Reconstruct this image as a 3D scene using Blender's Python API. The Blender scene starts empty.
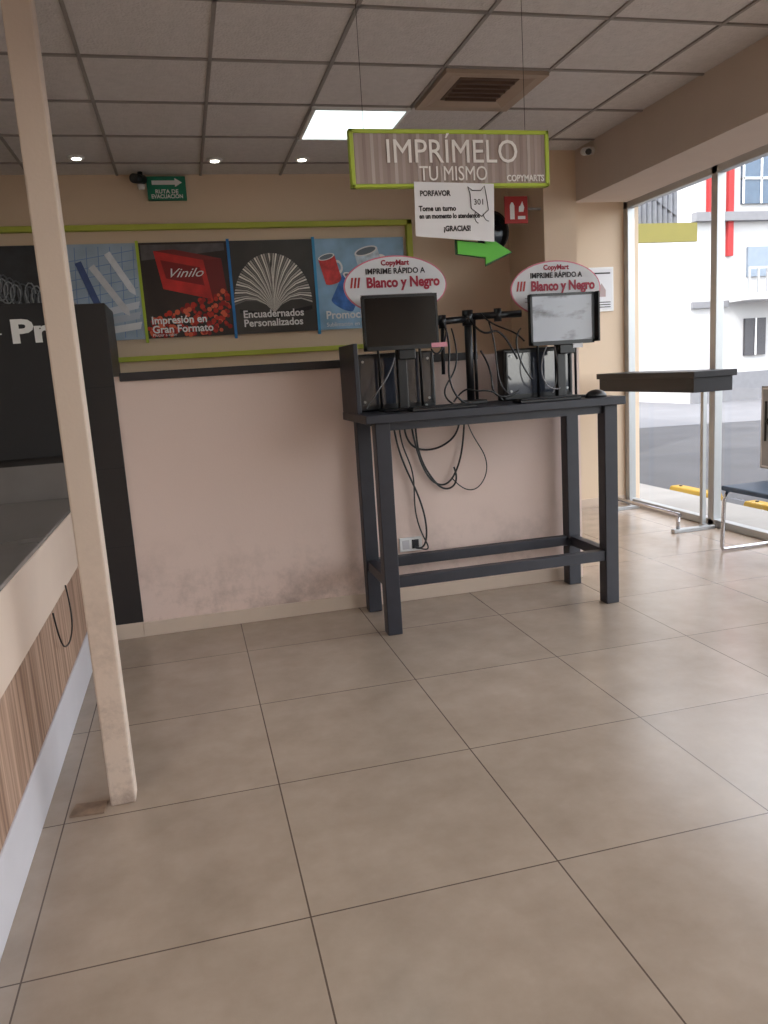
import bpy, bmesh, math, random
from mathutils import Vector, Matrix, Euler
random.seed(7)
S=1.3
def s2l(c):
    c=c/255.; return c/12.92 if c<=.04045 else ((c+.055)/1.055)**2.4
def col(r,g,b): return (s2l(r),s2l(g),s2l(b),1)
MATS={}
def mat(name,rgb,rough=.5,metal=0,var=.06,scale=8,bump=0,bscale=60,emit=None,estr=0,coat=0,spec=.5):
    if name in MATS: return MATS[name]
    m=bpy.data.materials.new(name); m.use_nodes=True; nt=m.node_tree; b=nt.nodes['Principled BSDF']
    tc=nt.nodes.new('ShaderNodeTexCoord'); n=nt.nodes.new('ShaderNodeTexNoise'); n.inputs['Scale'].default_value=scale; n.inputs['Detail'].default_value=4
    nt.links.new(tc.outputs['Object'],n.inputs['Vector'])
    r=nt.nodes.new('ShaderNodeMapRange'); r.inputs['From Min'].default_value=.3;r.inputs['From Max'].default_value=.7
    r.inputs['To Min'].default_value=1-var; r.inputs['To Max'].default_value=1+var
    nt.links.new(n.outputs['Fac'],r.inputs['Value'])
    mx=nt.nodes.new('ShaderNodeVectorMath'); mx.operation='SCALE'
    c=col(*rgb); mx.inputs[0].default_value=c[:3]; nt.links.new(r.outputs[0],mx.inputs['Scale'])
    nt.links.new(mx.outputs[0],b.inputs['Base Color'])
    b.inputs['Roughness'].default_value=rough; b.inputs['Metallic'].default_value=metal
    b.inputs['Coat Weight'].default_value=coat; b.inputs['Specular IOR Level'].default_value=spec
    if bump:
        n2=nt.nodes.new('ShaderNodeTexNoise'); n2.inputs['Scale'].default_value=bscale; nt.links.new(tc.outputs['Object'],n2.inputs['Vector'])
        bp=nt.nodes.new('ShaderNodeBump'); bp.inputs['Strength'].default_value=bump; bp.inputs['Distance'].default_value=.01
        nt.links.new(n2.outputs['Fac'],bp.inputs['Height']); nt.links.new(bp.outputs[0],b.inputs['Normal'])
    if emit: b.inputs['Emission Color'].default_value=col(*emit); b.inputs['Emission Strength'].default_value=estr
    MATS[name]=m; return m

def link(o,parent,loc):
    bpy.context.scene.collection.objects.link(o)
    if parent is not None:
        o.parent=parent; o.location=Vector(loc)-parent.location
    else: o.location=loc
    return o
def group(name,loc):
    e=bpy.data.objects.new(name,None); e.empty_display_size=.05
    bpy.context.scene.collection.objects.link(e); e.location=loc; return e
def mesh(name,verts,faces,m,parent=None,bevel=0,smooth=False,org=None):
    vs=[Vector(v) for v in verts]
    if org is None:
        org=Vector([(min(v[i] for v in vs)+max(v[i] for v in vs))/2 for i in range(3)])
    org=Vector(org)
    me=bpy.data.meshes.new(name); me.from_pydata([v-org for v in vs],[],faces); me.update()
    bm=bmesh.new(); bm.from_mesh(me); bmesh.ops.recalc_face_normals(bm,faces=bm.faces); bm.to_mesh(me); bm.free()
    if m: me.materials.append(m)
    if smooth:
        for p in me.polygons: p.use_smooth=True
    o=bpy.data.objects.new(name,me); link(o,parent,org)
    if bevel:
        md=o.modifiers.new('bevel','BEVEL'); md.width=bevel; md.segments=2; md.limit_method='ANGLE'
    return o
def box(name,x0,x1,y0,y1,z0,z1,m,parent=None,bevel=0,org=None):
    v=[(x0,y0,z0),(x1,y0,z0),(x1,y1,z0),(x0,y1,z0),(x0,y0,z1),(x1,y0,z1),(x1,y1,z1),(x0,y1,z1)]
    f=[(0,3,2,1),(4,5,6,7),(0,1,5,4),(1,2,6,5),(2,3,7,6),(3,0,4,7)]
    return mesh(name,v,f,m,parent,bevel,org=org)
def prism(name,pts,y0,y1,m,parent=None,bevel=0,smooth=False):
    """outline in XZ extruded along Y"""
    n=len(pts); v=[(x,y0,z) for x,z in pts]+[(x,y1,z) for x,z in pts]
    f=[tuple(range(n)),tuple(range(2*n-1,n-1,-1))]+[(i,(i+1)%n,n+(i+1)%n,n+i) for i in range(n)]
    return mesh(name,v,f,m,parent,bevel)
def ell(cx,cz,rx,rz,n=48,a0=0,a1=2*math.pi):
    return [(cx+rx*math.cos(a0+(a1-a0)*i/n),cz+rz*math.sin(a0+(a1-a0)*i/n)) for i in range(n)]
def cyl(name,p0,p1,r,m,parent=None,n=20,r2=None):
    p0=Vector(p0);p1=Vector(p1); d=(p1-p0).normalized(); r2=r if r2 is None else r2
    u=d.orthogonal().normalized(); w=d.cross(u)
    v=[];
    for P,R in((p0,r),(p1,r2)):
        v+=[P+R*(math.cos(2*math.pi*i/n)*u+math.sin(2*math.pi*i/n)*w) for i in range(n)]
    f=[tuple(range(n)),tuple(range(n,2*n))]+[(i,(i+1)%n,n+(i+1)%n,n+i) for i in range(n)]
    o=mesh(name,v,f,m,parent)
    for p in o.data.polygons:
        if len(p.vertices)==4: p.use_smooth=True
    return o
def tube(name,pts,r,m,parent=None,kind='NURBS'):
    cu=bpy.data.curves.new(name,'CURVE'); cu.dimensions='3D'; cu.bevel_depth=r; cu.bevel_resolution=2; cu.resolution_u=8
    sp=cu.splines.new(kind); sp.points.add(len(pts)-1)
    c=Vector(pts[0])
    for i,p in enumerate(pts):
        q=Vector(p)-c; sp.points[i].co=(q.x,q.y,q.z,1)
    if kind=='NURBS': sp.use_endpoint_u=True; sp.order_u=4
    cu.materials.append(m); cu.use_fill_caps=True
    o=bpy.data.objects.new(name,cu); link(o,parent,c); return o
def text(name,s,x,y,z,size,m,parent=None,align='LEFT',bold=0,w=None,rot=(math.pi/2,0,0),ext=.0006,shear=0):
    cu=bpy.data.curves.new(name,'FONT'); cu.body=s; cu.size=size; cu.align_x=align; cu.align_y='BOTTOM_BASELINE'
    cu.offset=bold; cu.extrude=ext; cu.shear=shear; cu.resolution_u=3; cu.materials.append(m)
    o=bpy.data.objects.new(name,cu); link(o,parent,(x,y,z)); o.rotation_euler=rot
    if w:
        bpy.context.view_layer.update(); d=o.dimensions.x
        if d>0: o.scale.x=w/d
    return o

# ------------------------------------------------------------ materials
def floor_mat():
    m=bpy.data.materials.new('porcelain_tile'); m.use_nodes=True; nt=m.node_tree; N=nt.nodes; Lk=nt.links; b=N['Principled BSDF']
    tc=N.new('ShaderNodeTexCoord'); sp=N.new('ShaderNodeSeparateXYZ'); Lk.new(tc.outputs['Object'],sp.inputs[0])
    def M(op,a,bv=None,c=None):
        n=N.new('ShaderNodeMath'); n.operation=op
        for i,v in enumerate((a,bv,c)):
            if v is None: continue
            if isinstance(v,(int,float)): n.inputs[i].default_value=v
            else: Lk.new(v,n.inputs[i])
        return n.outputs[0]
    us=[];cells=[]
    for ax,o in (('X',.14963),('Y',1.55193)):
        t=M('DIVIDE',M('SUBTRACT',sp.outputs[ax],o),.6); fr=M('FRACT',t); cells.append(M('FLOOR',t))
        us.append(M('MINIMUM',fr,M('SUBTRACT',1.,fr)))
    d=M('MINIMUM',us[0],us[1]); g=M('LESS_THAN',d,.0033)
    cb=N.new('ShaderNodeCombineXYZ'); Lk.new(cells[0],cb.inputs[0]); Lk.new(cells[1],cb.inputs[1])
    wn=N.new('ShaderNodeTexWhiteNoise'); Lk.new(cb.outputs[0],wn.inputs['Vector'])
    no=N.new('ShaderNodeTexNoise'); no.inputs['Scale'].default_value=5; no.inputs['Detail'].default_value=6; no.inputs['Roughness'].default_value=.65
    Lk.new(tc.outputs['Object'],no.inputs['Vector'])
    rp=N.new('ShaderNodeValToRGB'); rp.color_ramp.elements[0].position=.3; rp.color_ramp.elements[1].position=.72
    rp.color_ramp.elements[0].color=col(161,145,130); rp.color_ramp.elements[1].color=col(180,164,149); Lk.new(no.outputs['Fac'],rp.inputs[0])
    vm=N.new('ShaderNodeVectorMath'); vm.operation='SCALE'; Lk.new(rp.outputs[0],vm.inputs[0]); Lk.new(M('MULTIPLY_ADD',wn.outputs['Value'],.08,.96),vm.inputs['Scale'])
    mx=N.new('ShaderNodeMix'); mx.data_type='RGBA'; Lk.new(g,mx.inputs['Factor']); Lk.new(vm.outputs[0],mx.inputs[6]); mx.inputs[7].default_value=col(98,84,75)
    Lk.new(mx.outputs[2],b.inputs['Base Color'])
    Lk.new(M('MULTIPLY_ADD',no.outputs['Fac'],.12,.18),b.inputs['Roughness']); b.inputs['Specular IOR Level'].default_value=.75
    bp=N.new('ShaderNodeBump'); bp.inputs['Strength'].default_value=.4; bp.inputs['Distance'].default_value=.004; bp.invert=True
    Lk.new(g,bp.inputs['Height']); Lk.new(bp.outputs[0],b.inputs['Normal'])
    return m
def wall_mat(name,rgb,dirt=.55,zmax=.5):
    m=bpy.data.materials.new(name); m.use_nodes=True; nt=m.node_tree; N=nt.nodes; Lk=nt.links; b=N['Principled BSDF']
    ge=N.new('ShaderNodeTexCoord'); sp=N.new('ShaderNodeSeparateXYZ'); Lk.new(ge.outputs['Object'],sp.inputs[0])
    no=N.new('ShaderNodeTexNoise'); no.inputs['Scale'].default_value=4; no.inputs['Detail'].default_value=9; no.inputs['Roughness'].default_value=.75
    Lk.new(ge.outputs['Object'],no.inputs['Vector'])
    mr=N.new('ShaderNodeMapRange'); mr.inputs['From Min'].default_value=.08; mr.inputs['From Max'].default_value=zmax; mr.inputs['To Min'].default_value=1; mr.inputs['To Max'].default_value=0
    Lk.new(sp.outputs['Z'],mr.inputs['Value'])
    sm=N.new('ShaderNodeMapRange'); sm.inputs['From Min'].default_value=.46; sm.inputs['From Max'].default_value=.66
    Lk.new(no.outputs['Fac'],sm.inputs['Value'])
    mu=N.new('ShaderNodeMath'); mu.operation='MULTIPLY'; Lk.new(mr.outputs[0],mu.inputs[0]); Lk.new(sm.outputs[0],mu.inputs[1])
    mu2=N.new('ShaderNodeMath'); mu2.operation='MULTIPLY'; Lk.new(mu.outputs[0],mu2.inputs[0]); mu2.inputs[1].default_value=dirt
    mx=N.new('ShaderNodeMix'); mx.data_type='RGBA'; Lk.new(mu2.outputs[0],mx.inputs['Factor']); mx.inputs[6].default_value=col(*rgb); mx.inputs[7].default_value=col(120,102,95)
    Lk.new(mx.outputs[2],b.inputs['Base Color']); b.inputs['Roughness'].default_value=.6
    n2=N.new('ShaderNodeTexNoise'); n2.inputs['Scale'].default_value=90; Lk.new(ge.outputs['Object'],n2.inputs['Vector'])
    bp=N.new('ShaderNodeBump'); bp.inputs['Strength'].default_value=.12; bp.inputs['Distance'].default_value=.005
    Lk.new(n2.outputs['Fac'],bp.inputs['Height']); Lk.new(bp.outputs[0],b.inputs['Normal'])
    return m
def wood_mat():
    m=bpy.data.materials.new('striped_wood_laminate'); m.use_nodes=True; nt=m.node_tree; N=nt.nodes; Lk=nt.links; b=N['Principled BSDF']
    tc=N.new('ShaderNodeTexCoord'); mp=N.new('ShaderNodeMapping'); mp.inputs['Scale'].default_value=(1,55,1.2); Lk.new(tc.outputs['Object'],mp.inputs[0])
    no=N.new('ShaderNodeTexNoise'); no.inputs['Scale'].default_value=1; no.inputs['Detail'].default_value=3; Lk.new(mp.outputs[0],no.inputs['Vector'])
    rp=N.new('ShaderNodeValToRGB'); rp.color_ramp.elements[0].position=.35; rp.color_ramp.elements[1].position=.65
    rp.color_ramp.elements[0].color=col(120,90,72); rp.color_ramp.elements[1].color=col(182,152,132)
    Lk.new(no.outputs['Fac'],rp.inputs[0]); Lk.new(rp.outputs[0],b.inputs['Base Color']); b.inputs['Roughness'].default_value=.5
    return m
def brick_mat(name,c1,c2,mortar,scale,rough=.8):
    m=bpy.data.materials.new(name); m.use_nodes=True; nt=m.node_tree; N=nt.nodes; Lk=nt.links; b=N['Principled BSDF']
    tc=N.new('ShaderNodeTexCoord'); mp=N.new('ShaderNodeMapping'); mp.inputs['Rotation'].default_value=(math.pi/2,0,0); Lk.new(tc.outputs['Object'],mp.inputs[0])
    br=N.new('ShaderNodeTexBrick'); br.inputs['Color1'].default_value=col(*c1); br.inputs['Color2'].default_value=col(*c2); br.inputs['Mortar'].default_value=col(*mortar); br.inputs['Scale'].default_value=scale
    Lk.new(mp.outputs[0],br.inputs['Vector']); Lk.new(br.outputs[0],b.inputs['Base Color']); b.inputs['Roughness'].default_value=rough
    return m
FLOOR=floor_mat()
WALL=wall_mat('dado_paint',(222,200,190)); WALLU=wall_mat('cream_paint',(216,194,169),0)
BEAM=mat('beam_paint',(200,184,171),.7,var=.02)
CEIL=mat('mineral_ceiling_tile',(210,205,203),.9,var=.05,scale=40,bump=.5,bscale=120)
TBAR=mat('ceiling_tee_bar',(146,140,136),.5,var=.02)
WHITE=mat('white_plastic',(228,228,228),.4,var=.02); PAPER=mat('paper',(222,222,226),.8,var=.01)
BLACK=mat('black_plastic',(22,22,25),.35,var=.1); BLACKM=mat('black_matte',(30,30,33),.6,var=.1)
TABLE=mat('dark_grey_table_paint',(40,41,50),.45,var=.12,scale=15)
LIME=mat('lime_frame',(170,190,60),.5,var=.03); OLIVE=mat('olive_green_trim',(176,184,70),.55,var=.04)
DARKRAIL=mat('dark_rail',(48,44,46),.5); SHELF=mat('dark_shelf_laminate',(32,29,32),.5,spec=.3); DSLAB=mat('dark_cladding',(40,37,38),.45,var=.15,scale=4)
BAND=mat('counter_band',(210,190,175),.5,var=.02); GREYTOP=mat('counter_grey_top',(120,115,112),.22,var=.05)
PLINTH=mat('white_plinth',(196,193,198),.4,var=.03); ALU=mat('aluminium',(170,172,174),.35,metal=.6,var=.02)
CHROME=mat('chrome',(200,200,205),.15,metal=1,var=.01); BLUE=mat('blue_seat',(58,84,112),.5)
GREEN=mat('sign_green',(20,120,92),.5); RED=mat('sign_red',(170,42,40),.5); CRIM=mat('crimson_print',(160,26,56),.5)
DK=mat('dark_print',(45,40,45),.6); PINK=mat('pink_rim',(214,120,140),.5); ARROW=mat('arrow_green',(90,184,60),.5)
WOOD=wood_mat(); CONC=mat('sidewalk_concrete',(146,142,138),.8,var=.08,scale=3); ASPH=mat('asphalt',(70,70,74),.85,var=.12,scale=2,bump=.3,bscale=60); ASPL=mat('sunlit_asphalt_tone',(112,112,116),.85,var=.08,scale=1)  # ASPL: asphalt made paler to paint in sunlight on the far road
EXTW=mat('exterior_white',(168,166,164),.8,var=.04,scale=1); EXTB=mat('exterior_bright',(184,183,183),.8,var=.04,scale=1); GLASSB=mat('exterior_window_glass',(70,88,108),.15,var=.1)
TAUPE=mat('sign_taupe',(156,140,134),.5,var=.03); YEL=mat('yellow_paint',(170,134,36),.7)

# ------------------------------------------------------------ shell
H=2.21; Y1=3.777; Y2=4.22; Y3=5.6; XW=3.42; XB=2.02
box('floor',-3,XW+.04,-3,Y3+.1,-.12,0,FLOOR,org=(0,0,0))
box('ceiling',-3,XB,-3,Y2+.1,H,H+.12,CEIL)
box('ceiling_bay',XB+.02,XW+.15,-3,Y3+.1,2.36,2.46,BEAM)
g=group('ceiling_grid',(0,1,H)); k=0
xs=[.59+.4*i for i in range(-8,4)]; ys=[2.77+.41*i for i in range(-13,4)]
for x in xs:
    if -3<x<XB: box('main_tee_%d'%k,x-.006,x+.006,-3,Y2,H-.006,H,TBAR,g); k+=1
for y in ys:
    if y<Y2: box('cross_tee_%d'%k,-3,XB,y-.006,y+.006,H-.006,H,TBAR,g); k+=1
box('wall_back',-3,1.86,Y2,Y2+.12,0,H,WALLU,org=(0,Y2,0))
box('wall_dado',-.31,XB,Y1,Y2,0,1.235,WALL,org=(0,Y1,0))
box('wall_pilaster',1.84,XB,Y1,Y2+.12,1.235,H,WALLU,org=(0,Y1,0))
box('wall_far',XB-.14,XW+.1,Y3,Y3+.12,0,2.36,WALLU,org=(0,Y3,0))
box('wall_return',XB-.12,XB,Y2+.1,Y3,0,2.36,WALLU,org=(0,Y3,0))
box('wall_left',-3.1,-3,-3,Y2+.1,0,H,WALLU,org=(0,0,0))
box('wall_rear',-3.1,XW+.1,-3.1,-3,0,2.4,WALLU,org=(0,0,0))
box('soffit_beam',XB,XB+.3,-3,Y1+.02,1.965,H+.2,BEAM)
box('baseboard_back',-.31,XB-.01,Y1-.012,Y1,0,.07,mat('base_tile',(202,184,168),.4,var=.03),bevel=.003)
box('baseboard_far',XB,XW,Y3-.012,Y3,0,.07,MATS['base_tile'])
box('trim_rail',-.28,1.45,Y1-.02,Y1+.03,1.212,1.25,DARKRAIL,bevel=.003)
g=group('dark_cladding_wall',(-1,Y1,0))
box('slab_right',-.52,-.305,Y1-.012,Y2,.075,1.56,DSLAB,g,bevel=.002)
box('slab_left',-3,-.525,Y1-.03,Y2,0,1.57,DSLAB,g,bevel=.002)
for i,z in enumerate((.45,.82,1.19)): box('joint_%d'%i,-.52,-.305,Y1-.0135,Y1-.011,z,z+.004,BLACKM,g)
box('upstand',-3,-.51,Y1-.05,Y1-.03,.71,.87,GREYTOP,g)
box('base',-.52,-.305,Y1-.01,Y2,0,.075,MATS['base_tile'],g)
g=group('print_sign_board',(-.9,Y1-.05,1.4))
box('board',-1.6,-.46,Y1-.06,Y1-.03,.9,1.565,BLACKM,g,bevel=.003)
text('letters','Pr',-.70,Y1-.062,1.405,.135,WHITE,g,bold=.005,w=.165)
text('letters_2','int',-.525,Y1-.062,1.405,.135,WHITE,g,bold=.003,w=.06)
box('mark',-.775,-.735,Y1-.062,Y1-.059,1.44,1.446,WHITE,g)

# ------------------------------------------------------------ storefront
g=group('window_1',(XW,2,1.2))
def frame(n,y0,y1,z0,z1,x0=XW-.03,x1=XW+.03): box(n,x0,x1,y0,y1,z0,z1,ALU,g,bevel=.004)
for i,y in enumerate((5.57,4.53,3.35,2.17,.99,-.2,-1.4,-2.6)): frame('mullion_%d'%i,y-.03,y+.03,0,2.33)
frame('sill',-3,Y3,0,.05); frame('header',-3,Y3,2.28,2.36)
gl=bpy.data.materials.new('window_glass'); gl.use_nodes=True; nt=gl.node_tree; nt.nodes.clear()
out=nt.nodes.new('ShaderNodeOutputMaterial'); mx=nt.nodes.new('ShaderNodeMixShader'); tr=nt.nodes.new('ShaderNodeBsdfTransparent'); gs=nt.nodes.new('ShaderNodeBsdfGlossy'); gs.inputs['Roughness'].default_value=.02
mx.inputs[0].default_value=.05; tr.inputs[0].default_value=(.95,.97,.97,1)
nt.links.new(tr.outputs[0],mx.inputs[1]); nt.links.new(gs.outputs[0],mx.inputs[2]); nt.links.new(mx.outputs[0],out.inputs[0])
mesh('glass_pane',[(XW,-3,.05),(XW,Y3,.05),(XW,Y3,2.3),(XW,-3,2.3)],[(0,1,2,3)],gl,g)

# ------------------------------------------------------------ ceiling fixtures
LP=mat('light_diffuser',(245,248,250),.5,emit=(232,250,250),estr=1.6,var=0)
LPFILL=mat('fill_diffuser_unseen',(245,248,250),.5,emit=(255,248,238),estr=14,var=0)  # glow of the added fill panels, out of view
def troffer(x,y,m,w=.4,d=.41):
    g=group('ceiling_light_or_fill_panel',(x+w/2,y+d/2,H))
    box('diffuser',x+.015,x+w-.015,y+.015,y+d-.015,H-.012,H-.002,m,g)
    for n,a in (('edge_l',(x+.004,x+.016,y,y+d)),('edge_r',(x+w-.016,x+w-.004,y,y+d)),('edge_f',(x,x+w,y+.004,y+.016)),('edge_b',(x,x+w,y+d-.016,y+d-.004))):
        box(n,*a,H-.016,H-.001,WHITE,g)
troffer(.59,3.18,LP)
for x,y in ((-1.01,.72),(.59,.72),(-1.01,-.92),(.59,-.92),(-1.81,2.36)): troffer(x,y,LPFILL)  # unseen panels added as fill light, shaped like the visible troffer
g=group('air_vent',(1.2,2.97,H)); VENT=mat('vent_metal',(172,154,138),.5,var=.04); VD=mat('vent_dark',(96,76,64),.6)
x0,x1,y0,y1=1.0,1.39,2.78,3.17
def ring(n,a,b,za,zb,m):
    v=[(x0+a,y0+a,za),(x1-a,y0+a,za),(x1-a,y1-a,za),(x0+a,y1-a,za),(x0+b,y0+b,zb),(x1-b,y0+b,zb),(x1-b,y1-b,zb),(x0+b,y1-b,zb)]
    mesh(n,v,[(i,(i+1)%4,4+(i+1)%4,4+i) for i in range(4)],m,g)
ring('flange',0,.035,H-.018,H-.016,VENT); ring('lip',0,0,H-.018,H,VENT); ring('bevel_1',.035,.085,H-.016,H-.002,VENT)
box('throat',x0+.08,x1-.08,y0+.08,y1-.08,H-.006,H-.001,VD,g)
for i in range(5): box('blade_%d'%i,x0+.09,x1-.09,y0+.1+i*.045,y0+.108+i*.045,H-.016,H-.003,VD,g)
for x,y in ((-.36,3.91),(.25,3.95),(.66,3.93),(-.36,2.2),(.25,1.6)):
    g=group('downlight',(x,y,H))
    cyl('trim',(x,y,H-.008),(x,y,H),.034,WHITE,g,r2=.038); cyl('lamp',(x,y,H-.0095),(x,y,H-.0081),.020,mat('lamp_glow',(255,255,250),.5,emit=(255,246,230),estr=10,var=0),g)

# ------------------------------------------------------------ wall banner
g=group('wall_banner',(.25,Y2,1.64)); yb=Y2
for n,a in (('frame_top',(-1.6,1.27,1.945,1.972)),('frame_right',(1.24,1.27,1.31,1.972)),('frame_bottom',(-1.6,1.27,1.31,1.335))):
    box(n,a[0],a[1],yb-.035,yb,a[2],a[3],OLIVE,g,bevel=.003)
def pan(n,x0,x1,m,z0=1.42,z1=1.885,y=yb-.02): return box(n,x0,x1,y,yb-.001,z0,z1,m,g)
P0=mat('panel_dark_teal',(34,38,44),.4,var=.5,scale=14); P1=mat('panel_blueprint',(160,180,200),.4,var=.15,scale=7)
P2=mat('panel_black_brown',(44,34,32),.4,var=.4,scale=5); P3=mat('panel_book_dark',(58,56,54),.4,var=.4,scale=4); P4=mat('panel_cups',(140,176,204),.4,var=.3,scale=6)
pan('panel_0',-1.5,-.6,P0); pan('panel_1',-.6,-.155,P1); pan('panel_2',-.155,.29,P2); pan('panel_3',.29,.73,P3); pan('panel_4',.73,1.22,P4)
for i,(x,m) in enumerate(((-.6,OLIVE),(-.155,LIME),(.29,mat('sep_blue',(40,120,190),.5)),(.73,mat('sep_cyan',(60,150,200),.5)))): box('separator_%d'%i,x-.007,x+.007,yb-.024,yb-.001,1.40,1.895,m,g)
def flat(n,pts,m,y=yb-.0215): return mesh(n,[(x,y,z) for x,z in pts],[tuple(range(len(pts)))],m,g)
SIL=mat('coil_silver',(150,155,160),.3,var=.1)
for k in range(3):
    bx=-1.02+.17*k; bz=1.80-.07*k
    pts=[]
    for j in range(120):
        t=j/119; a=t*2*math.pi*11
        pts.append((bx+.30*t+.030*math.cos(a),yb-.024,bz-.16*t+.055*math.sin(a)))
    tube('coil_%d'%k,pts,.0035,SIL if k!=1 else mat('coil_dark',(90,96,104),.4),g,'POLY')
for i,(a,b,c) in enumerate((((-.44,1.80),(-.34,1.50),(70,90,140)),((-.38,1.78),(-.24,1.56),(205,208,214)),((-.3,1.84),(-.2,1.66),(215,220,228)))):
    dx,dz=b[0]-a[0],b[1]-a[1]; l=math.hypot(dx,dz); nx,nz=-dz/l*.016,dx/l*.016
    flat('pencil_%d'%i,[(a[0]+nx,a[1]+nz),(a[0]-nx,a[1]-nz),(b[0]-nx,b[1]-nz),(b[0]+dx/l*.03,b[1]+dz/l*.03),(b[0]+nx,b[1]+nz)],mat('pencil_%d'%i,c,.5,var=.1,scale=20),yb-.023)
for i in range(9):
    z=1.44+i*.045; flat('plan_line_%d'%i,[(-.5,z),(-.17,z+.05),(-.17,z+.053),(-.5,z+.003)],mat('plan_blue',(110,140,190),.6))
for i in range(6):
    x=-.48+i*.055; flat('plan_cross_%d'%i,[(x,1.43),(x+.003,1.43),(x+.033,1.87),(x+.03,1.87)],mat('plan_blue',(110,140,190),.6))
for i in range(3): flat('paper_roll_%d'%i,[(-.5,1.43+.04*i),(-.18,1.47+.05*i),(-.17,1.505+.05*i),(-.5,1.465+.04*i)],mat('roll_%d'%i,[(220,222,226),(180,190,204),(206,212,222)][i],.5),yb-.0225-.0001*i)
# print sample: lidded product box with a label, over berries
flat('print_backdrop',[(-.14,1.875),(.27,1.875),(.27,1.84),(-.14,1.80)],mat('printer_grey',(84,80,82),.4,var=.3,scale=20),yb-.0213)
flat('box_lid',[(-.08,1.845),(.16,1.795),(.25,1.80),(.02,1.85)],mat('box_top',(120,34,34),.4),yb-.0214)
flat('print_red',[(-.08,1.845),(.16,1.795),(.19,1.60),(-.05,1.66)],mat('print_red_art',(186,40,38),.4,var=.3,scale=12),yb-.0215)
flat('box_side',[(.16,1.795),(.25,1.80),(.265,1.63),(.19,1.60)],mat('box_side',(110,24,26),.4),yb-.0215)
flat('label_plate',[(-.05,1.80),(.14,1.76),(.155,1.67),(-.03,1.71)],mat('label_dark_red',(130,20,24),.4),yb-.0219)
text('print_logo','Vinilo',-.03,yb-.0235,1.715,.062,WHITE,g,shear=.5,w=.165)
for i in range(190):
    x=-.14+random.random()*.41; z=1.43+random.random()*.22*(.35+.65*(x+.14)/.41); r=.007+random.random()*.007
    flat('berry_%d'%i,ell(x,z,r,r,10),mat('berry_%d'%(i%3),[(190,44,30),(150,24,22),(214,96,64)][i%3],.4),yb-.0222-.00001*i)
PG=[mat('page_%d'%i,c,.6) for i,c in enumerate(((226,222,214),(186,180,174),(118,114,110)))]
for side in (-1,1):
    for i in range(26):
        a0=math.radians(10+i*3.1); a1=a0+math.radians(2.1); R=.20+.04*math.sin(a0)
        cx,cz=.50,1.52
        bend=.55*(1-i/26)+.12
        pts=[(cx,cz)]
        for A,ts in ((a0,(.25,.5,.75,1)),(a1,(1,.75,.5,.25))):
            for t in ts:
                aa=A+bend*(1-t); pts.append((cx+side*R*t*math.cos(aa),cz+R*t*1.25*math.sin(aa)))
        flat('page_%d_%d'%(side+1,i),pts,PG[(i*7+side)%3],yb-.022-.00003*i)
flat('book_cover',[(.32,1.545),(.5,1.515),(.70,1.55),(.70,1.53),(.5,1.49),(.32,1.525)],BLACK,yb-.0234)
def mug(n,cx,cz,w,h,c,t=.25):
    co,si=math.cos(t),math.sin(t); R=lambda x,z:(cx+x*co-z*si,cz+x*si+z*co)
    flat(n+'_handle',[R(x,z) for x,z in ell(w,0,w*.55,h*.55,20)],WHITE,yb-.0221)
    flat(n+'_hole',[R(x,z) for x,z in ell(w,0,w*.32,h*.34,20)],P4,yb-.02215)
    flat(n+'_body',[R(-w,-h)]+[R(x,z) for x,z in ell(0,-h,w,w*.3,12,math.pi,2*math.pi)]+[R(w,-h),R(w,h),R(-w,h)],mat(n+'_c',c,.4,var=.35,scale=25),yb-.0222)
    flat(n+'_rim',[R(x,z) for x,z in ell(0,h,w,w*.35,20)],WHITE,yb-.0226)
    flat(n+'_inside',[R(x,z) for x,z in ell(0,h,w*.85,w*.25,20)],mat('mug_inside',(110,120,130),.5),yb-.023)
mug('mug_a',.81,1.73,.045,.065,(200,60,60)); mug('mug_b',.90,1.61,.065,.075,(60,110,180),-.5); mug('mug_c',1.03,1.74,.065,.08,(200,215,228)); mug('mug_d',1.13,1.58,.055,.07,(60,140,170),.4)
for s,x,z,sz in (('Impresión en',-.125,1.49,.052),('Gran Formato',-.125,1.445,.052),('Encuadernados',.335,1.50,.052),('Personalizados',.335,1.455,.052),('Promocionales',.77,1.475,.058)):
    text('caption',s,x,yb-.0245,z,sz,WHITE,g,bold=.0012)
text('caption','Plotter a color',-.125,yb-.0245,1.428,.02,WHITE,g); text('caption','Sublimación en tazas',.77,yb-.0245,1.435,.03,WHITE,g)

# ------------------------------------------------------------ hanging sign
g=group('hanging_sign',(.795,2.2,1.755)); ys=2.2
box('panel',.505,1.083,ys-.008,ys+.008,1.685,1.825,TAUPE,g)
for i in range(26):
    x=.515+i*.022
    box('stripe_%d'%i,x,x+.009,ys-.0088,ys-.0078,1.69,1.82,mat('stripe_%d'%(i%3),[(166,150,146),(144,126,122),(178,166,163)][i%3],.5),g)
for n,a in (('frame_t',(.500,1.088,1.820,1.831)),('frame_b',(.500,1.088,1.680,1.689)),('frame_l',(.500,.512,1.680,1.831)),('frame_r',(1.076,1.088,1.680,1.831))):
    box(n,a[0],a[1],ys-.012,ys+.012,a[2],a[3],LIME,g,bevel=.002)
TW=mat('sign_letters',(232,228,226),.4)
text('title','IMPRÍMELO',.795,ys-.012,1.744,.088,TW,g,'CENTER',w=.385)
text('subtitle','TU MISMO',.795,ys-.012,1.697,.055,TW,g,'CENTER',w=.20)
text('brand','COPYMARTS',1.07,ys-.012,1.694,.024,TW,g,'RIGHT',w=.115,bold=.0006)
for i,x in enumerate((.545,1.02)): cyl('wire_%d'%i,(x,ys,1.83),(x,ys,H),.0007,BLACKM,g,n=6)
g=group('paper_notice',(.8,2.19,1.61)); yp=2.183
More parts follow.
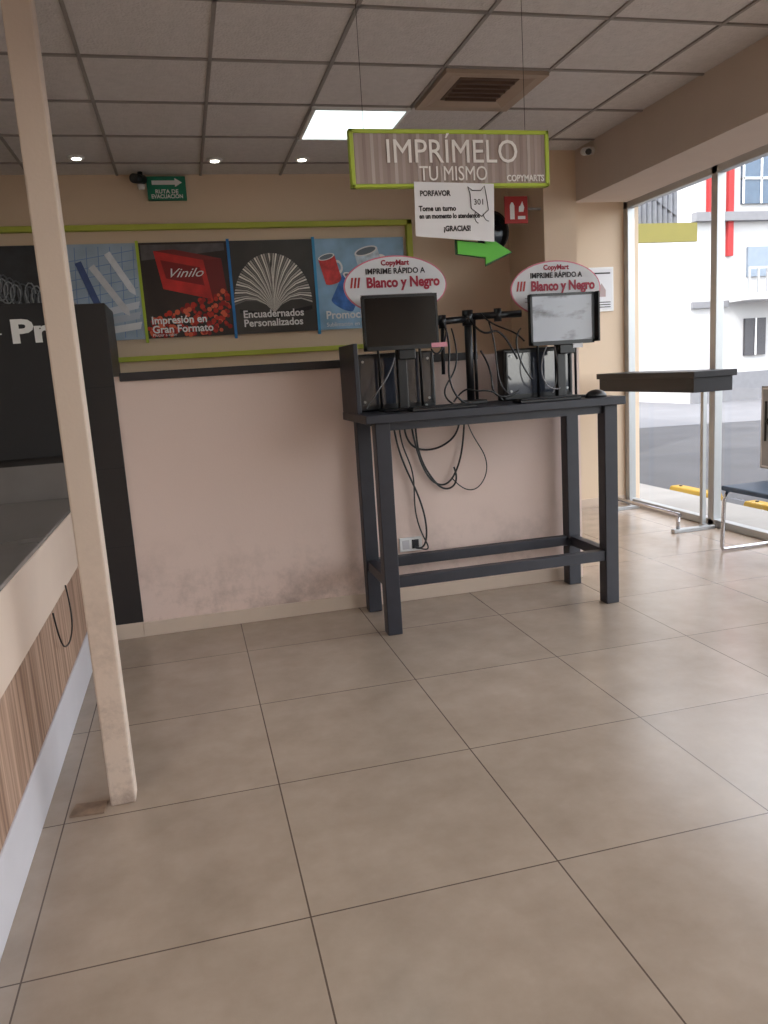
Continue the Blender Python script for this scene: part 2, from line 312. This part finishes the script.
mesh('sheet',[(.675,yp,1.693),(.912,yp,1.686),(.907,yp,1.528),(.672,yp,1.548)],[(0,1,2,3)],PAPER,g)
for s,x,z,sz,w in (('PORFAVOR',.69,1.655,.02,.09),('Tome un turno',.685,1.615,.019,.11),('en un momento lo atendemos',.685,1.595,.018,.18),('¡GRACIAS!',.755,1.56,.02,.08)):
    text('line',s,x,yp-.001,z,sz,DK,g,w=w,ext=.0003,bold=.0007)
tube('cartoon_ticket',[(.84,yp-.002,1.62),(.838,yp-.002,1.66),(.832,yp-.002,1.678),(.845,yp-.002,1.668),(.87,yp-.002,1.668),(.882,yp-.002,1.68),(.886,yp-.002,1.66),(.892,yp-.002,1.615),(.87,yp-.002,1.598),(.84,yp-.002,1.62)],.0012,DK,g,'POLY')
text('ticket_no','301',.848,yp-.001,1.63,.022,DK,g,ext=.0003)
tube('cartoon_legs',[(.852,yp-.002,1.61),(.845,yp-.002,1.585),(.86,yp-.002,1.58)],.001,DK,g); tube('cartoon_leg',[(.875,yp-.002,1.605),(.88,yp-.002,1.585),(.892,yp-.002,1.585)],.001,DK,g)
g=group('arrow_sign',(.88,2.2,1.51))
ar=[(.80,1.536),(.885,1.526),(.885,1.549),(.965,1.501),(.885,1.469),(.885,1.488),(.80,1.500)]
prism('arrow',ar,2.197,2.203,ARROW,g)
arw=[(.88+(x-.88)*1.07,1.508+(z-1.508)*1.16) for x,z in ar]
prism('arrow_border',arw,2.2035,2.206,mat('arrow_dark',(30,70,40),.5),g)
cyl('tie',(.90,2.2,1.53),(.90,2.2,1.68),.001,BLACKM,g,n=6)

# ------------------------------------------------------------ wall signs
g=group('exit_route_sign',(.02,Y2-.02,2.14))
box('plate',-.075,.112,Y2-.03,Y2,2.085,2.195,GREEN,g,bevel=.002)
text('text_1','RUTA DE',.018,Y2-.031,2.115,.026,WHITE,g,'CENTER',w=.11,bold=.0006); text('text_2','EVACUACIÓN',.018,Y2-.031,2.092,.026,WHITE,g,'CENTER',w=.15,bold=.0006)
prism('arrow',[(-.05,2.175),(.06,2.175),(.06,2.187),(.095,2.165),(.06,2.145),(.06,2.155),(-.05,2.155)],Y2-.0315,Y2-.030,WHITE,g)
g=group('security_camera',(-.1,Y2-.05,2.19))
cyl('mount',(-.1,Y2-.05,2.17),(-.1,Y2-.05,H),.012,BLACKM,g); cyl('body',(-.13,Y2-.12,2.165),(-.09,Y2-.03,2.18),.022,BLACK,g); cyl('hood',(-.10,Y2-.05,2.15),(-.10,Y2-.05,2.13),.02,WHITE,g,r2=.014)
g=group('security_camera.001',(2.0,3.55,2.1))
cyl('mount',(2.02,3.6,2.16),(1.99,3.6,2.16),.018,WHITE,g); cyl('body',(1.985,3.62,2.16),(1.965,3.54,2.14),.014,BLACK,g)
cyl('shade',(1.986,3.625,2.163),(1.968,3.55,2.145),.018,WHITE,g)
g=group('convex_mirror',(1.60,3.95,1.87))
n=24; v=[];f=[]
for j in range(6):
    r=.085*math.cos(j/5*math.pi/2*.999); y=3.95-.03*math.sin(j/5*math.pi/2)
    v+=[(1.635+r*math.cos(2*math.pi*i/n),y,1.86+r*1.15*math.sin(2*math.pi*i/n)) for i in range(n)]
f=[(j*n+i,j*n+(i+1)%n,(j+1)*n+(i+1)%n,(j+1)*n+i) for j in range(5) for i in range(n)]
mesh('dome',v,f,mat('mirror_dark',(40,42,46),.12,metal=.7),g,smooth=True)
prism('rim',ell(1.635,1.86,.09,.103,32),3.951,3.965,BLACK,g); cyl('arm',(1.635,3.96,1.87),(1.68,Y2,1.95),.008,BLACK,g)
g=group('fire_notice_sign',(1.70,3.82,1.94))
box('plate',1.64,1.765,3.80,3.806,1.87,2.0,RED,g,bevel=.002)
prism('extinguisher',[(1.668,1.89),(1.692,1.89),(1.692,1.955),(1.684,1.97),(1.676,1.97),(1.668,1.955)],3.798,3.7995,WHITE,g)
prism('flame',[(1.715,1.925),(1.74,1.925),(1.745,1.945),(1.735,1.975),(1.725,1.955),(1.717,1.95)],3.798,3.7995,WHITE,g)
box('row_text',1.71,1.75,3.798,3.7995,1.89,1.905,WHITE,g)
cyl('bracket',(1.76,3.81,1.94),(1.845,3.81,1.94),.006,ALU,g)
g=group('framed_notice',(3.2,Y3-.02,1.7))
box('frame',3.08,3.29,Y3-.02,Y3,1.53,1.86,WHITE,g,bevel=.003); box('sheet',3.095,3.275,Y3-.022,Y3-.019,1.545,1.845,PAPER,g)
prism('symbol',[(3.15,1.64),(3.22,1.64),(3.22,1.69),(3.185,1.74),(3.15,1.69)],Y3-.024,Y3-.0215,mat('pale_print',(170,150,150),.6),g)
for i in range(3): box('row_%d'%i,3.11,3.26,Y3-.024,Y3-.0215,1.56+.018*i,1.566+.018*i,DK,g)
box('heading',3.11,3.26,Y3-.024,Y3-.0215,1.81,1.82,DK,g)

# ------------------------------------------------------------ post
g=group('support_post',(-.295,2.235,0))
box('shaft',-.33,-.26,2.2,2.27,0,H,wall_mat('post_paint',(208,190,175),.8,.9),g,bevel=.005,org=(-.295,2.235,0))
g=group('cracked_tile_piece',(-.38,2.21,0))
mesh('shard',[(-.44,2.18,.0),(-.345,2.17,.0),(-.34,2.235,.0),(-.43,2.245,.0),(-.44,2.18,.005),(-.345,2.17,.005),(-.34,2.235,.005),(-.43,2.245,.005)],[(0,1,2,3),(4,5,6,7),(0,1,5,4),(1,2,6,5),(2,3,7,6),(3,0,4,7)],mat('dirty_tile',(140,118,100),.7,var=.3,scale=20),g)

# ------------------------------------------------------------ counter
g=group('service_counter',(-1,2,0)); ye=Y1-.06
box('worktop',-1.3,-.5,-.6,ye,.695,.712,GREYTOP,g,bevel=.003)
box('edge_band',-.53,-.498,-.6,ye,.475,.70,BAND,g,bevel=.003)
box('front_panel',-.56,-.51,-.6,ye,.17,.475,WOOD,g,org=(0,0,0))
box('plinth',-.55,-.505,-.6,ye,0,.172,PLINTH,g,bevel=.003)
box('end_panel',-1.3,-.56,-.6,-.57,0,.69,BAND,g); box('back_panel',-1.3,-1.27,-.6,ye,0,.69,BAND,g)
tube('cable',[(-.494,2.95,.49),(-.49,3.0,.36),(-.488,2.9,.30),(-.488,2.75,.31),(-.49,2.68,.36),(-.495,2.66,.47)],.003,BLACK,g)
g=group('card_holder',(-.90,2.9,.712))
box('back',-.98,-.755,2.92,2.93,.712,.90,WHITE,g,bevel=.002); box('base',-.98,-.755,2.82,2.93,.712,.722,WHITE,g); box('lip',-.98,-.755,2.82,2.827,.72,.79,WHITE,g)
mesh('cards',[(-.97,2.84,.725),(-.765,2.84,.725),(-.765,2.91,.88),(-.97,2.91,.88)],[(0,1,2,3)],PAPER,g)

# ------------------------------------------------------------ table
g=group('high_table',(1.36,3.5,0)); T=TABLE
box('top',.735,1.975,3.25,3.755,.962,1.0,T,g,bevel=.004)
for n,(x,y) in (('fl',(.78,3.28)),('fr',(1.88,3.28)),('bl',(.78,3.66)),('br',(1.88,3.66))):
    box('leg_'+n,x,x+.068,y,y+.068,0,.962,T,g,bevel=.004)
box('apron_front',.848,1.88,3.30,3.33,.925,.962,T,g); box('apron_back',.848,1.88,3.68,3.71,.925,.962,T,g)
box('stretcher_front',.848,1.88,3.29,3.335,.215,.265,T,g,bevel=.003); box('stretcher_back',.848,1.88,3.67,3.715,.215,.265,T,g,bevel=.003)
box('stretcher_left',.79,.835,3.348,3.66,.215,.265,T,g,bevel=.003); box('stretcher_right',1.89,1.935,3.348,3.66,.215,.265,T,g,bevel=.003)
TT=1.0005
g=group('side_divider',(.747,3.6,TT)); box('panel',.737,.757,3.42,3.75,TT,1.31,T,g,bevel=.003)
def oval(name,cx,cz,rx,rz,y):
    g=group(name,(cx,y,cz))
    prism('rim',ell(cx,cz,rx,rz),y,y+.006,PINK,g); prism('face',ell(cx,cz,rx-.006,rz-.006),y-.0015,y+.001,PAPER,g)
    text('brand','CopyMart',cx,y-.003,cz+rz*.68,.032,CRIM,g,'CENTER',bold=.001)
    text('headline','IMPRIME RÁPIDO A',cx,y-.003,cz+rz*.40,.034,DK,g,'CENTER',w=rx*1.15,bold=.0008)
    text('title','Blanco y Negro',cx+.035,y-.003,cz-rz*.04,.062,CRIM,g,'CENTER',w=rx*1.42,bold=.0024)
    for i in range(3):
        x=cx-rx*.88+i*.016; prism('bar_%d'%i,[(x,cz-rz*.04),(x+.009,cz-rz*.04),(x+.017,cz+rz*.30),(x+.008,cz+rz*.30)],y-.003,y-.0016,RED,g)
    for i in range(2): box('fine_print_%d'%i,cx-rx*.7,cx+rx*.7,y-.0025,y-.0016,cz-rz*(.32+.13*i),cz-rz*(.28+.13*i),mat('fineprint',(170,160,165),.7),g)
    for sx in (-.1,.1): cyl('rod_%d'%(sx>0),(cx+sx,y+.012,TT),(cx+sx,y+.012,cz),.006,BLACK,g)
oval('oval_sign',.98,1.562,.243,.132,3.53); oval('oval_sign.001',1.775,1.518,.235,.132,3.53)
SCR=mat('screen_black',(14,14,17),.12,var=.2,scale=6)
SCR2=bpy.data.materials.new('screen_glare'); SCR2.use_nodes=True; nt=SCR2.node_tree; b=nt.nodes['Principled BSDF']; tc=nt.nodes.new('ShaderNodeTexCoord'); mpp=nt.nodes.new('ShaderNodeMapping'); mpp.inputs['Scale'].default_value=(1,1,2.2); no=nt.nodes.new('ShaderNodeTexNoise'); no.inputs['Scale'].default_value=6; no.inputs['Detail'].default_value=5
rp=nt.nodes.new('ShaderNodeValToRGB'); rp.color_ramp.elements[0].position=.36; rp.color_ramp.elements[1].position=.48; rp.color_ramp.elements[0].color=col(90,88,96); rp.color_ramp.elements[1].color=col(168,172,184)  # window reflection painted into the right screen's colour as pale noise
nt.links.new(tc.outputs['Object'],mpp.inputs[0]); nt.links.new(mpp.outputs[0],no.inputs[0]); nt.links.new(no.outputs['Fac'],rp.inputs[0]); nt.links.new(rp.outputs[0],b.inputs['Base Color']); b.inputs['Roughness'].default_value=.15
def monitor(name,cx,cz,w,h,y,scr,yaw):
    g=group(name,(cx,y,TT)); 
    box('shell',cx-w/2,cx+w/2,y,y+.03,cz-h/2,cz+h/2,BLACK,g,bevel=.006)
    box('bezel_t',cx-w/2,cx+w/2,y-.006,y,cz+h/2-.012,cz+h/2,BLACK,g); box('bezel_b',cx-w/2,cx+w/2,y-.006,y,cz-h/2,cz-h/2+.018,BLACK,g)
    box('bezel_l',cx-w/2,cx-w/2+.010,y-.006,y,cz-h/2,cz+h/2,BLACK,g); box('bezel_r',cx+w/2-.010,cx+w/2,y-.006,y,cz-h/2,cz+h/2,BLACK,g)
    box('screen',cx-w/2+.010,cx+w/2-.010,y-.003,y,cz-h/2+.018,cz+h/2-.012,scr,g)
    box('back_bulge',cx-w*.3,cx+w*.3,y+.03,y+.055,cz-h*.3,cz+h*.3,BLACK,g,bevel=.01)
    box('neck',cx-.022,cx+.022,y+.015,y+.05,TT+.01,cz-h/2+.03,BLACK,g,bevel=.004)
    box('foot',cx-.11,cx+.11,y-.04,y+.08,TT,TT+.012,BLACK,g,bevel=.005)
    box('webcam_block',cx-.02,cx+.06,y-.008,y+.01,cz-h/2-.045,cz-h/2,BLACK,g,bevel=.005)
    return g
monitor('computer_monitor',.965,1.393,.345,.24,3.43,SCR,0.0)
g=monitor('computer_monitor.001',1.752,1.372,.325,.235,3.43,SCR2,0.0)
box('side_shield',1.925,1.932,3.40,3.47,1.26,1.49,BLACK,g)
box('sticker',1.80,1.85,3.418,3.423,1.235,1.255,PAPER,g)
g=group('pink_sticker',(1.13,3.415,1.3)); box('label',1.10,1.175,3.42,3.4235,1.275,1.295,mat('pink_label',(220,150,165),.6),g)
CASE=mat('black_case',(26,27,31),.3,var=.2,scale=5); CGL=mat('case_smoked_glass',(52,56,66),.06,var=.35,scale=9,coat=1)
def desktop(name,x0,x1,z1,y):
    g=group(name,((x0+x1)/2,y,TT))
    box('case',x0,x1,y-.02,y+.07,TT,z1,CASE,g,bevel=.008)
    box('glass_side',x0+.02,x1-.02,y-.024,y-.019,TT+.03,z1-.02,CGL,g)
    for n,a in (('rim_t',(x0+.012,x1-.012,z1-.022,z1-.014)),('rim_b',(x0+.012,x1-.012,TT+.022,TT+.03)),('rim_l',(x0+.012,x0+.02,TT+.022,z1-.014)),('rim_r',(x1-.02,x1-.012,TT+.022,z1-.014))):
        box(n,a[0],a[1],y-.028,y-.02,a[2],a[3],BLACK,g)
    for px,pz in ((x0+.035,TT+.045),(x1-.035,TT+.045),(x0+.035,z1-.035),(x1-.035,z1-.035)): cyl('thumb_screw',(px,y-.03,pz),(px,y-.022,pz),.006,ALU,g,n=12)
    cyl('power_button',(x1-.05,y-.026,TT+.012),(x1-.05,y-.019,TT+.012),.006,ALU,g,n=12)
desktop('desktop_computer',.775,1.16,1.265,3.60); desktop('desktop_computer.001',1.51,1.88,1.25,3.60)
g=group('monitor_arm_stand',(1.335,3.56,TT))
box('clamp',1.29,1.39,3.50,3.60,TT,TT+.02,BLACK,g,bevel=.004); cyl('pole',(1.33,3.56,TT),(1.33,3.56,1.44),.018,BLACK,g); cyl('pole_2',(1.365,3.57,TT),(1.365,3.57,1.40),.008,BLACK,g)
cyl('arm_left',(1.33,3.56,1.40),(1.15,3.52,1.39),.016,BLACK,g); cyl('arm_right',(1.33,3.56,1.41),(1.58,3.51,1.41),.016,BLACK,g)
cyl('joint',(1.33,3.56,1.37),(1.33,3.56,1.44),.026,BLACK,g); cyl('joint_left',(1.19,3.52,1.36),(1.19,3.52,1.42),.018,BLACK,g); cyl('joint_right',(1.47,3.53,1.38),(1.47,3.53,1.44),.018,BLACK,g)
cyl('drop_left',(1.19,3.52,1.39),(1.18,3.51,1.15),.009,BLACK,g)
g=group('computer_mouse',(1.87,3.36,TT)); n=16
v=[];f=[]
for j in range(5):
    a=j/4*math.pi/2*.98
    v+=[(1.865+.055*math.cos(a)*math.cos(2*math.pi*i/n),3.33+.036*math.cos(a)*math.sin(2*math.pi*i/n),TT+.036*math.sin(a)) for i in range(n)]
f=[(j*n+i,j*n+(i+1)%n,(j+1)*n+(i+1)%n,(j+1)*n+i) for j in range(4) for i in range(n)]+[tuple(range(n)),tuple(range(4*n,5*n))]
mesh('body',v,f,BLACK,g,smooth=True)
def keyboard(name,x0,y0,w=.3,d=.095):
    g=group(name,(x0+w/2,y0+d/2,TT)); box('base',x0,x0+w,y0,y0+d,TT,TT+.012,BLACK,g,bevel=.003)
    for r in range(4):
        box('key_row_%d'%r,x0+.01,x0+w-.01,y0+.01+r*.021,y0+.026+r*.021,TT+.012,TT+.018,BLACKM,g,bevel=.002)
keyboard('keyboard',.95,3.275); keyboard('keyboard.001',1.46,3.275)
g=group('cable_bundle',(1.3,3.5,1.0)); CB=BLACK; CW=mat('grey_cable',(150,150,155),.5)
def cab(pts,r=.005,m=CB): tube('cable',pts,r,m,g)
cab([(1.19,3.5,1.38),(1.22,3.48,1.28),(1.16,3.46,1.15),(1.22,3.44,1.02),(1.28,3.46,1.01)])
cab([(1.33,3.54,1.40),(1.38,3.5,1.30),(1.44,3.5,1.37),(1.50,3.5,1.30),(1.55,3.5,1.2)])
cab([(1.38,3.54,1.25),(1.43,3.5,1.15),(1.38,3.48,1.05),(1.46,3.46,1.01),(1.55,3.5,1.05)])
cab([(1.24,3.54,1.36),(1.27,3.5,1.2),(1.19,3.5,1.12),(1.15,3.48,1.04),(1.2,3.4,1.006)],.004)
cab([(1.42,3.52,1.38),(1.47,3.5,1.2),(1.41,3.5,1.1),(1.5,3.48,1.03)],.004)
cab([(1.1,3.43,1.27),(1.13,3.42,1.2),(1.18,3.44,1.3),(1.2,3.5,1.36)],.004)
cab([(1.22,3.5,1.02),(1.27,3.46,1.10),(1.31,3.47,1.04),(1.40,3.46,1.08),(1.46,3.48,1.01)],.004)
cab([(1.38,3.52,1.42),(1.45,3.5,1.33),(1.52,3.5,1.36),(1.58,3.48,1.28)],.004)
cab([(.80,3.5,1.02),(.84,3.46,1.1),(.9,3.45,1.14),(.93,3.44,1.24)],.003,CW); cab([(1.68,3.45,1.25),(1.62,3.45,1.15),(1.66,3.46,1.03),(1.74,3.44,1.05)],.003,CW); cab([(1.72,3.45,1.25),(1.75,3.45,1.12),(1.71,3.46,1.03)],.003,CW)
cab([(1.56,3.47,1.34),(1.5,3.45,1.3),(1.53,3.45,1.18),(1.6,3.45,1.1)],.004)
yc=3.745
g=group('hanging_power_cable',(1.2,yc,.7))
cab([(.98,yc,.96),(.99,yc,.85),(1.02,yc,.72),(1.10,yc,.55),(1.14,yc,.36),(1.11,yc,.26),(1.06,yc,.285)],.005)
cab([(1.02,yc,.96),(1.00,yc,.84),(1.09,yc,.7),(1.06,yc,.5),(1.10,yc,.33),(1.16,yc,.24),(1.06,yc,.29)],.004)
cab([(1.04,yc,.96),(1.03,yc,.82),(1.14,yc,.76),(1.27,yc,.8),(1.33,yc,.86),(1.34,yc,.96)],.005)
cab([(1.07,yc,.96),(1.1,yc,.70),(1.2,yc,.56),(1.30,yc,.62),(1.35,yc,.78),(1.36,yc,.96)],.005)
cab([(1.1,yc,.96),(1.09,yc,.78),(1.16,yc,.64),(1.24,yc,.54),(1.32,yc,.60),(1.29,yc,.68)],.005)
cab([(1.36,yc,.96),(1.38,yc,.84),(1.48,yc,.74),(1.47,yc,.58),(1.36,yc,.52),(1.28,yc,.62)],.003)
g=group('wall_outlet',(1.045,Y1,.3))
box('plate',.985,1.105,Y1-.01,Y1,.262,.335,WHITE,g,bevel=.003)
for i in range(2): box('socket_%d'%i,1.0+.05*i,1.037+.05*i,Y1-.0125,Y1-.009,.275,.322,BLACKM if i else PLINTH,g,bevel=.002)

# ------------------------------------------------------------ window shelf + foot rail
g=group('window_counter',(3.2,4.8,0))
box('top',3.03,3.34,4.22,5.4,1.02,1.06,SHELF,g,bevel=.004); box('apron',3.045,3.32,4.24,5.38,.93,1.02,SHELF,g)
for i,y in enumerate((4.46,5.36)):
    box('post_%d'%i,3.31,3.34,y+.05,y+.08,0.02,.93,ALU,g,bevel=.003)
    box('foot_%d'%i,3.05,3.36,y-.02,y+.02,0,.025,ALU,g,bevel=.003); cyl('riser_%d'%i,(3.09,y,.02),(3.09,y,.12),.012,CHROME,g)
    box('foot_link_%d'%i,3.31,3.34,y,y+.08,0,.025,ALU,g)
cyl('foot_rail',(3.09,4.44,.12),(3.09,5.38,.12),.014,CHROME,g)
g=group('cantilever_chair',(3.2,3.7,0))
box('seat',3.0,3.36,3.45,3.92,.365,.395,BLUE,g,bevel=.01); box('backrest',3.345,3.37,3.47,3.9,.5,.80,BLUE,g,bevel=.01)
for i,y in enumerate((3.48,3.90)):
    tube('leg_%d'%i,[(3.36,y,.70),(3.36,y,.355),(3.03,y,.355),(3.01,y,.31),(3.0,y,.03),(3.01,y,.014),(3.35,y,.014)],.012,CHROME,g,'POLY')
cyl('rear_bar',(3.35,3.48,.014),(3.35,3.90,.014),.012,CHROME,g)
g=group('window_poster',(3.38,4.0,.67)); PG2=mat('poster_grey',(150,150,152),.5)
box('board',3.385,3.39,3.82,4.06,.45,.95,PG2,g,bevel=.002); box('border',3.382,3.3855,3.83,4.05,.46,.94,WHITE,g); box('field',3.379,3.3825,3.84,4.04,.47,.93,PG2,g)
tube('glyph_stem',[(3.377,4.01,.86),(3.377,4.01,.62)],.008,BLACK,g,'POLY'); tube('glyph_arm',[(3.377,3.90,.86),(3.377,4.0,.74),(3.377,3.90,.62)],.008,BLACK,g,'POLY')

# ------------------------------------------------------------ exterior
box('ground_street',-40,70,-40,80,-.3,-.1,ASPH)
mesh('ground_sunlit_strip',[(6.5,12.6,-.096),(30,7,-.096),(60,40,-.096),(0,40,-.096)],[(0,1,2,3)],ASPL)  # street beyond the building's shadow, its sunlight painted as a paler sheet
box('sidewalk',XW+.05,4.15,-12,8.4,-.2,-.03,CONC,bevel=.01)
for i,(y0,y1) in enumerate(((5.72,6.3),(4.75,5.3),(3.3,4.1))):
    g=group('parking_stop'+('' if i==0 else '.%03d'%i),(4.32,(y0+y1)/2,-.1))
    prism_v=[(4.25,-.1),(4.42,-.1),(4.39,-.03),(4.28,-.03)]
    n=4; v=[(x,y0,z) for x,z in prism_v]+[(x,y1,z) for x,z in prism_v]
    mesh('block',v,[(0,1,2,3),(7,6,5,4)]+[(j,(j+1)%4,4+(j+1)%4,4+j) for j in range(4)],YEL,g,bevel=.01)
    for yy in (y0+.08,y1-.08): cyl('bolt',(4.335,yy,-.03),(4.335,yy,-.022),.015,BLACKM,g,n=10)
box('roof_slab',-3.2,XW+.2,-3.2,Y3+.25,2.47,4.4,EXTW)
g=group('neighbour_building',(3,11,0)); box('body',-3,5.0,8.6,15,-.1,4.5,EXTW,g)
GS=mat('galvanised_sheet',(116,118,124),.5,metal=.3,var=.15)
n=40; v=[];f=[]
for i in range(n+1):
    y=8.7+3.4*i/n; dz=.04*math.sin(i*math.pi/2)
    v+=[(5.0,y,3.45+dz),(6.0,y,2.8+dz)]
f=[(2*i,2*i+2,2*i+3,2*i+1) for i in range(n)]
mesh('awning_sheet',v,f,GS,g)
v=[]
for i in range(29):
    x=5.0+1.0*i/28; v+=[(x,8.7+.035*(i%2),2.72),(x,8.7+.035*(i%2),3.47-.2*i/28)]
mesh('awning_front',v,[(2*i,2*i+2,2*i+3,2*i+1) for i in range(28)],GS,g)
box('awning_fascia',5.0,6.25,8.66,8.7,2.5,2.72,mat('olive_fascia',(122,114,48),.6),g)
g=group('office_building',(15,17,0)); RD=mat('building_red',(160,38,40),.7)
box('body',12.1,24,17,26,-.1,9,EXTB,g)
box('red_pier_0',12.5,12.8,16.9,17,4.3,9,RD,g); box('red_pier_1',13.05,13.2,16.9,17,3.4,9,RD,g); box('red_band',12.1,24,16.9,17,6.4,6.7,RD,g)
for i in range(6):
    x=13.45+i*1.2; box('window_u%d'%i,x,x+1.05,16.93,17,4.6,5.8,GLASSB,g); box('window_m%d'%i,x+.2,x+.8,16.93,17,2.9,3.6,mat('pale_glass',(120,132,146),.3),g)
    box('window_l%d'%i,x+.15,x+.75,16.93,17,1.0,1.9,mat('dark_opening',(60,60,66),.5),g)
    for q in (.0,.5,1.0): box('mull_u%d'%i,x+q,x+q+.04,16.9,17,4.6,5.8,WHITE,g)
    box('transom_%d'%i,x,x+1.05,16.9,17,5.15,5.2,WHITE,g)
    box('grille_%d'%i,x+.43,x+.46,16.9,17,1.0,1.9,WHITE,g)
box('balcony_slab',13.1,24,16.2,17,2.3,2.45,EXTB,g); box('balcony_rail',13.1,24,16.2,16.25,3.0,3.05,ALU,g)
for i in range(44): box('baluster_%d'%i,13.1+i*.25,13.13+i*.25,16.2,16.25,2.45,3.0,ALU,g)
LG=mat('ledge_grey',(120,120,124),.7)
box('ledge',12.1,24,16.8,17,4.2,4.4,LG,g); box('plinth',12.1,24,16.9,17,-.1,.6,LG,g); box('string_course',12.1,13.1,16.9,17,2.2,2.35,LG,g)
g=group('distant_row_building',(9,24,0))
box('body',0,11.9,24,30,-.1,4.2,EXTW,g)
box('body_2',11.9,20,27,32,-.1,4.6,EXTW,g); BR=brick_mat('brick',(140,96,82),(160,130,116),(170,162,156),2)
box('brick_panel',12,20,26.95,27,.6,2.2,BR,g); box('brick_panel_2',9,11.9,23.95,24,.5,1.9,BR,g); box('cornice',9,11.9,23.9,24,3.2,3.35,LG,g)
for i in range(4): box('window_%d'%i,15.2+i*1.2,15.9+i*1.2,26.9,27,2.9,3.8,GLASSB,g)
box('shutter',9.6,11.2,23.94,24,2.0,3.0,LG,g)

# ------------------------------------------------------------ light
w=bpy.data.worlds.new('sky'); bpy.context.scene.world=w; w.use_nodes=True; nt=w.node_tree; bg=nt.nodes['Background']
sk=nt.nodes.new('ShaderNodeTexSky'); sk.sky_type='NISHITA'; sk.sun_disc=False; sk.sun_elevation=math.radians(45); sk.sun_rotation=math.radians(-90)
mx=nt.nodes.new('ShaderNodeMix'); mx.data_type='RGBA'; mx.inputs['Factor'].default_value=.6; nt.links.new(sk.outputs[0],mx.inputs[6]); mx.inputs[7].default_value=(9.6,9.3,9.1,1)
nt.links.new(mx.outputs[2],bg.inputs[0]); bg.inputs[1].default_value=.68
sl=bpy.data.lights.new('sun','SUN'); sl.energy=3.2; sl.angle=.01; sl.color=(1,.95,.88); so=bpy.data.objects.new('sun',sl); bpy.context.scene.collection.objects.link(so)
so.rotation_euler=Vector((.75,.55,-.85)).to_track_quat('-Z','Y').to_euler()

# ------------------------------------------------------------ camera
f,yaw,pitch,roll,h=777.15139,0.2379,0.1787,0.06439,1.18201
cy,sy=math.cos(yaw),math.sin(yaw); cp,spp=math.cos(pitch),math.sin(pitch)
fwd=Vector((sy*cp,cy*cp,-spp)); right=Vector((cy,-sy,0)); down=fwd.cross(right)
r=math.cos(roll)*right+math.sin(roll)*down; d=-math.sin(roll)*right+math.cos(roll)*down
cd=bpy.data.cameras.new('camera'); cam=bpy.data.objects.new('camera',cd); bpy.context.scene.collection.objects.link(cam)
cam.matrix_world=Matrix(((r.x,-d.x,-fwd.x,0),(r.y,-d.y,-fwd.y,0),(r.z,-d.z,-fwd.z,h),(0,0,0,1)))
cd.sensor_fit='VERTICAL'; cd.sensor_height=36; cd.lens=f*36/1024; cd.clip_end=300; cd.clip_start=.02
bpy.context.scene.camera=cam
for o in bpy.context.scene.objects:
    if o.parent is None:
        o.location=o.location*S
        if o.type not in('CAMERA','LIGHT'): o.scale=o.scale*S
try:
    bpy.context.scene.view_settings.view_transform='Standard'
except Exception as e: print(e)
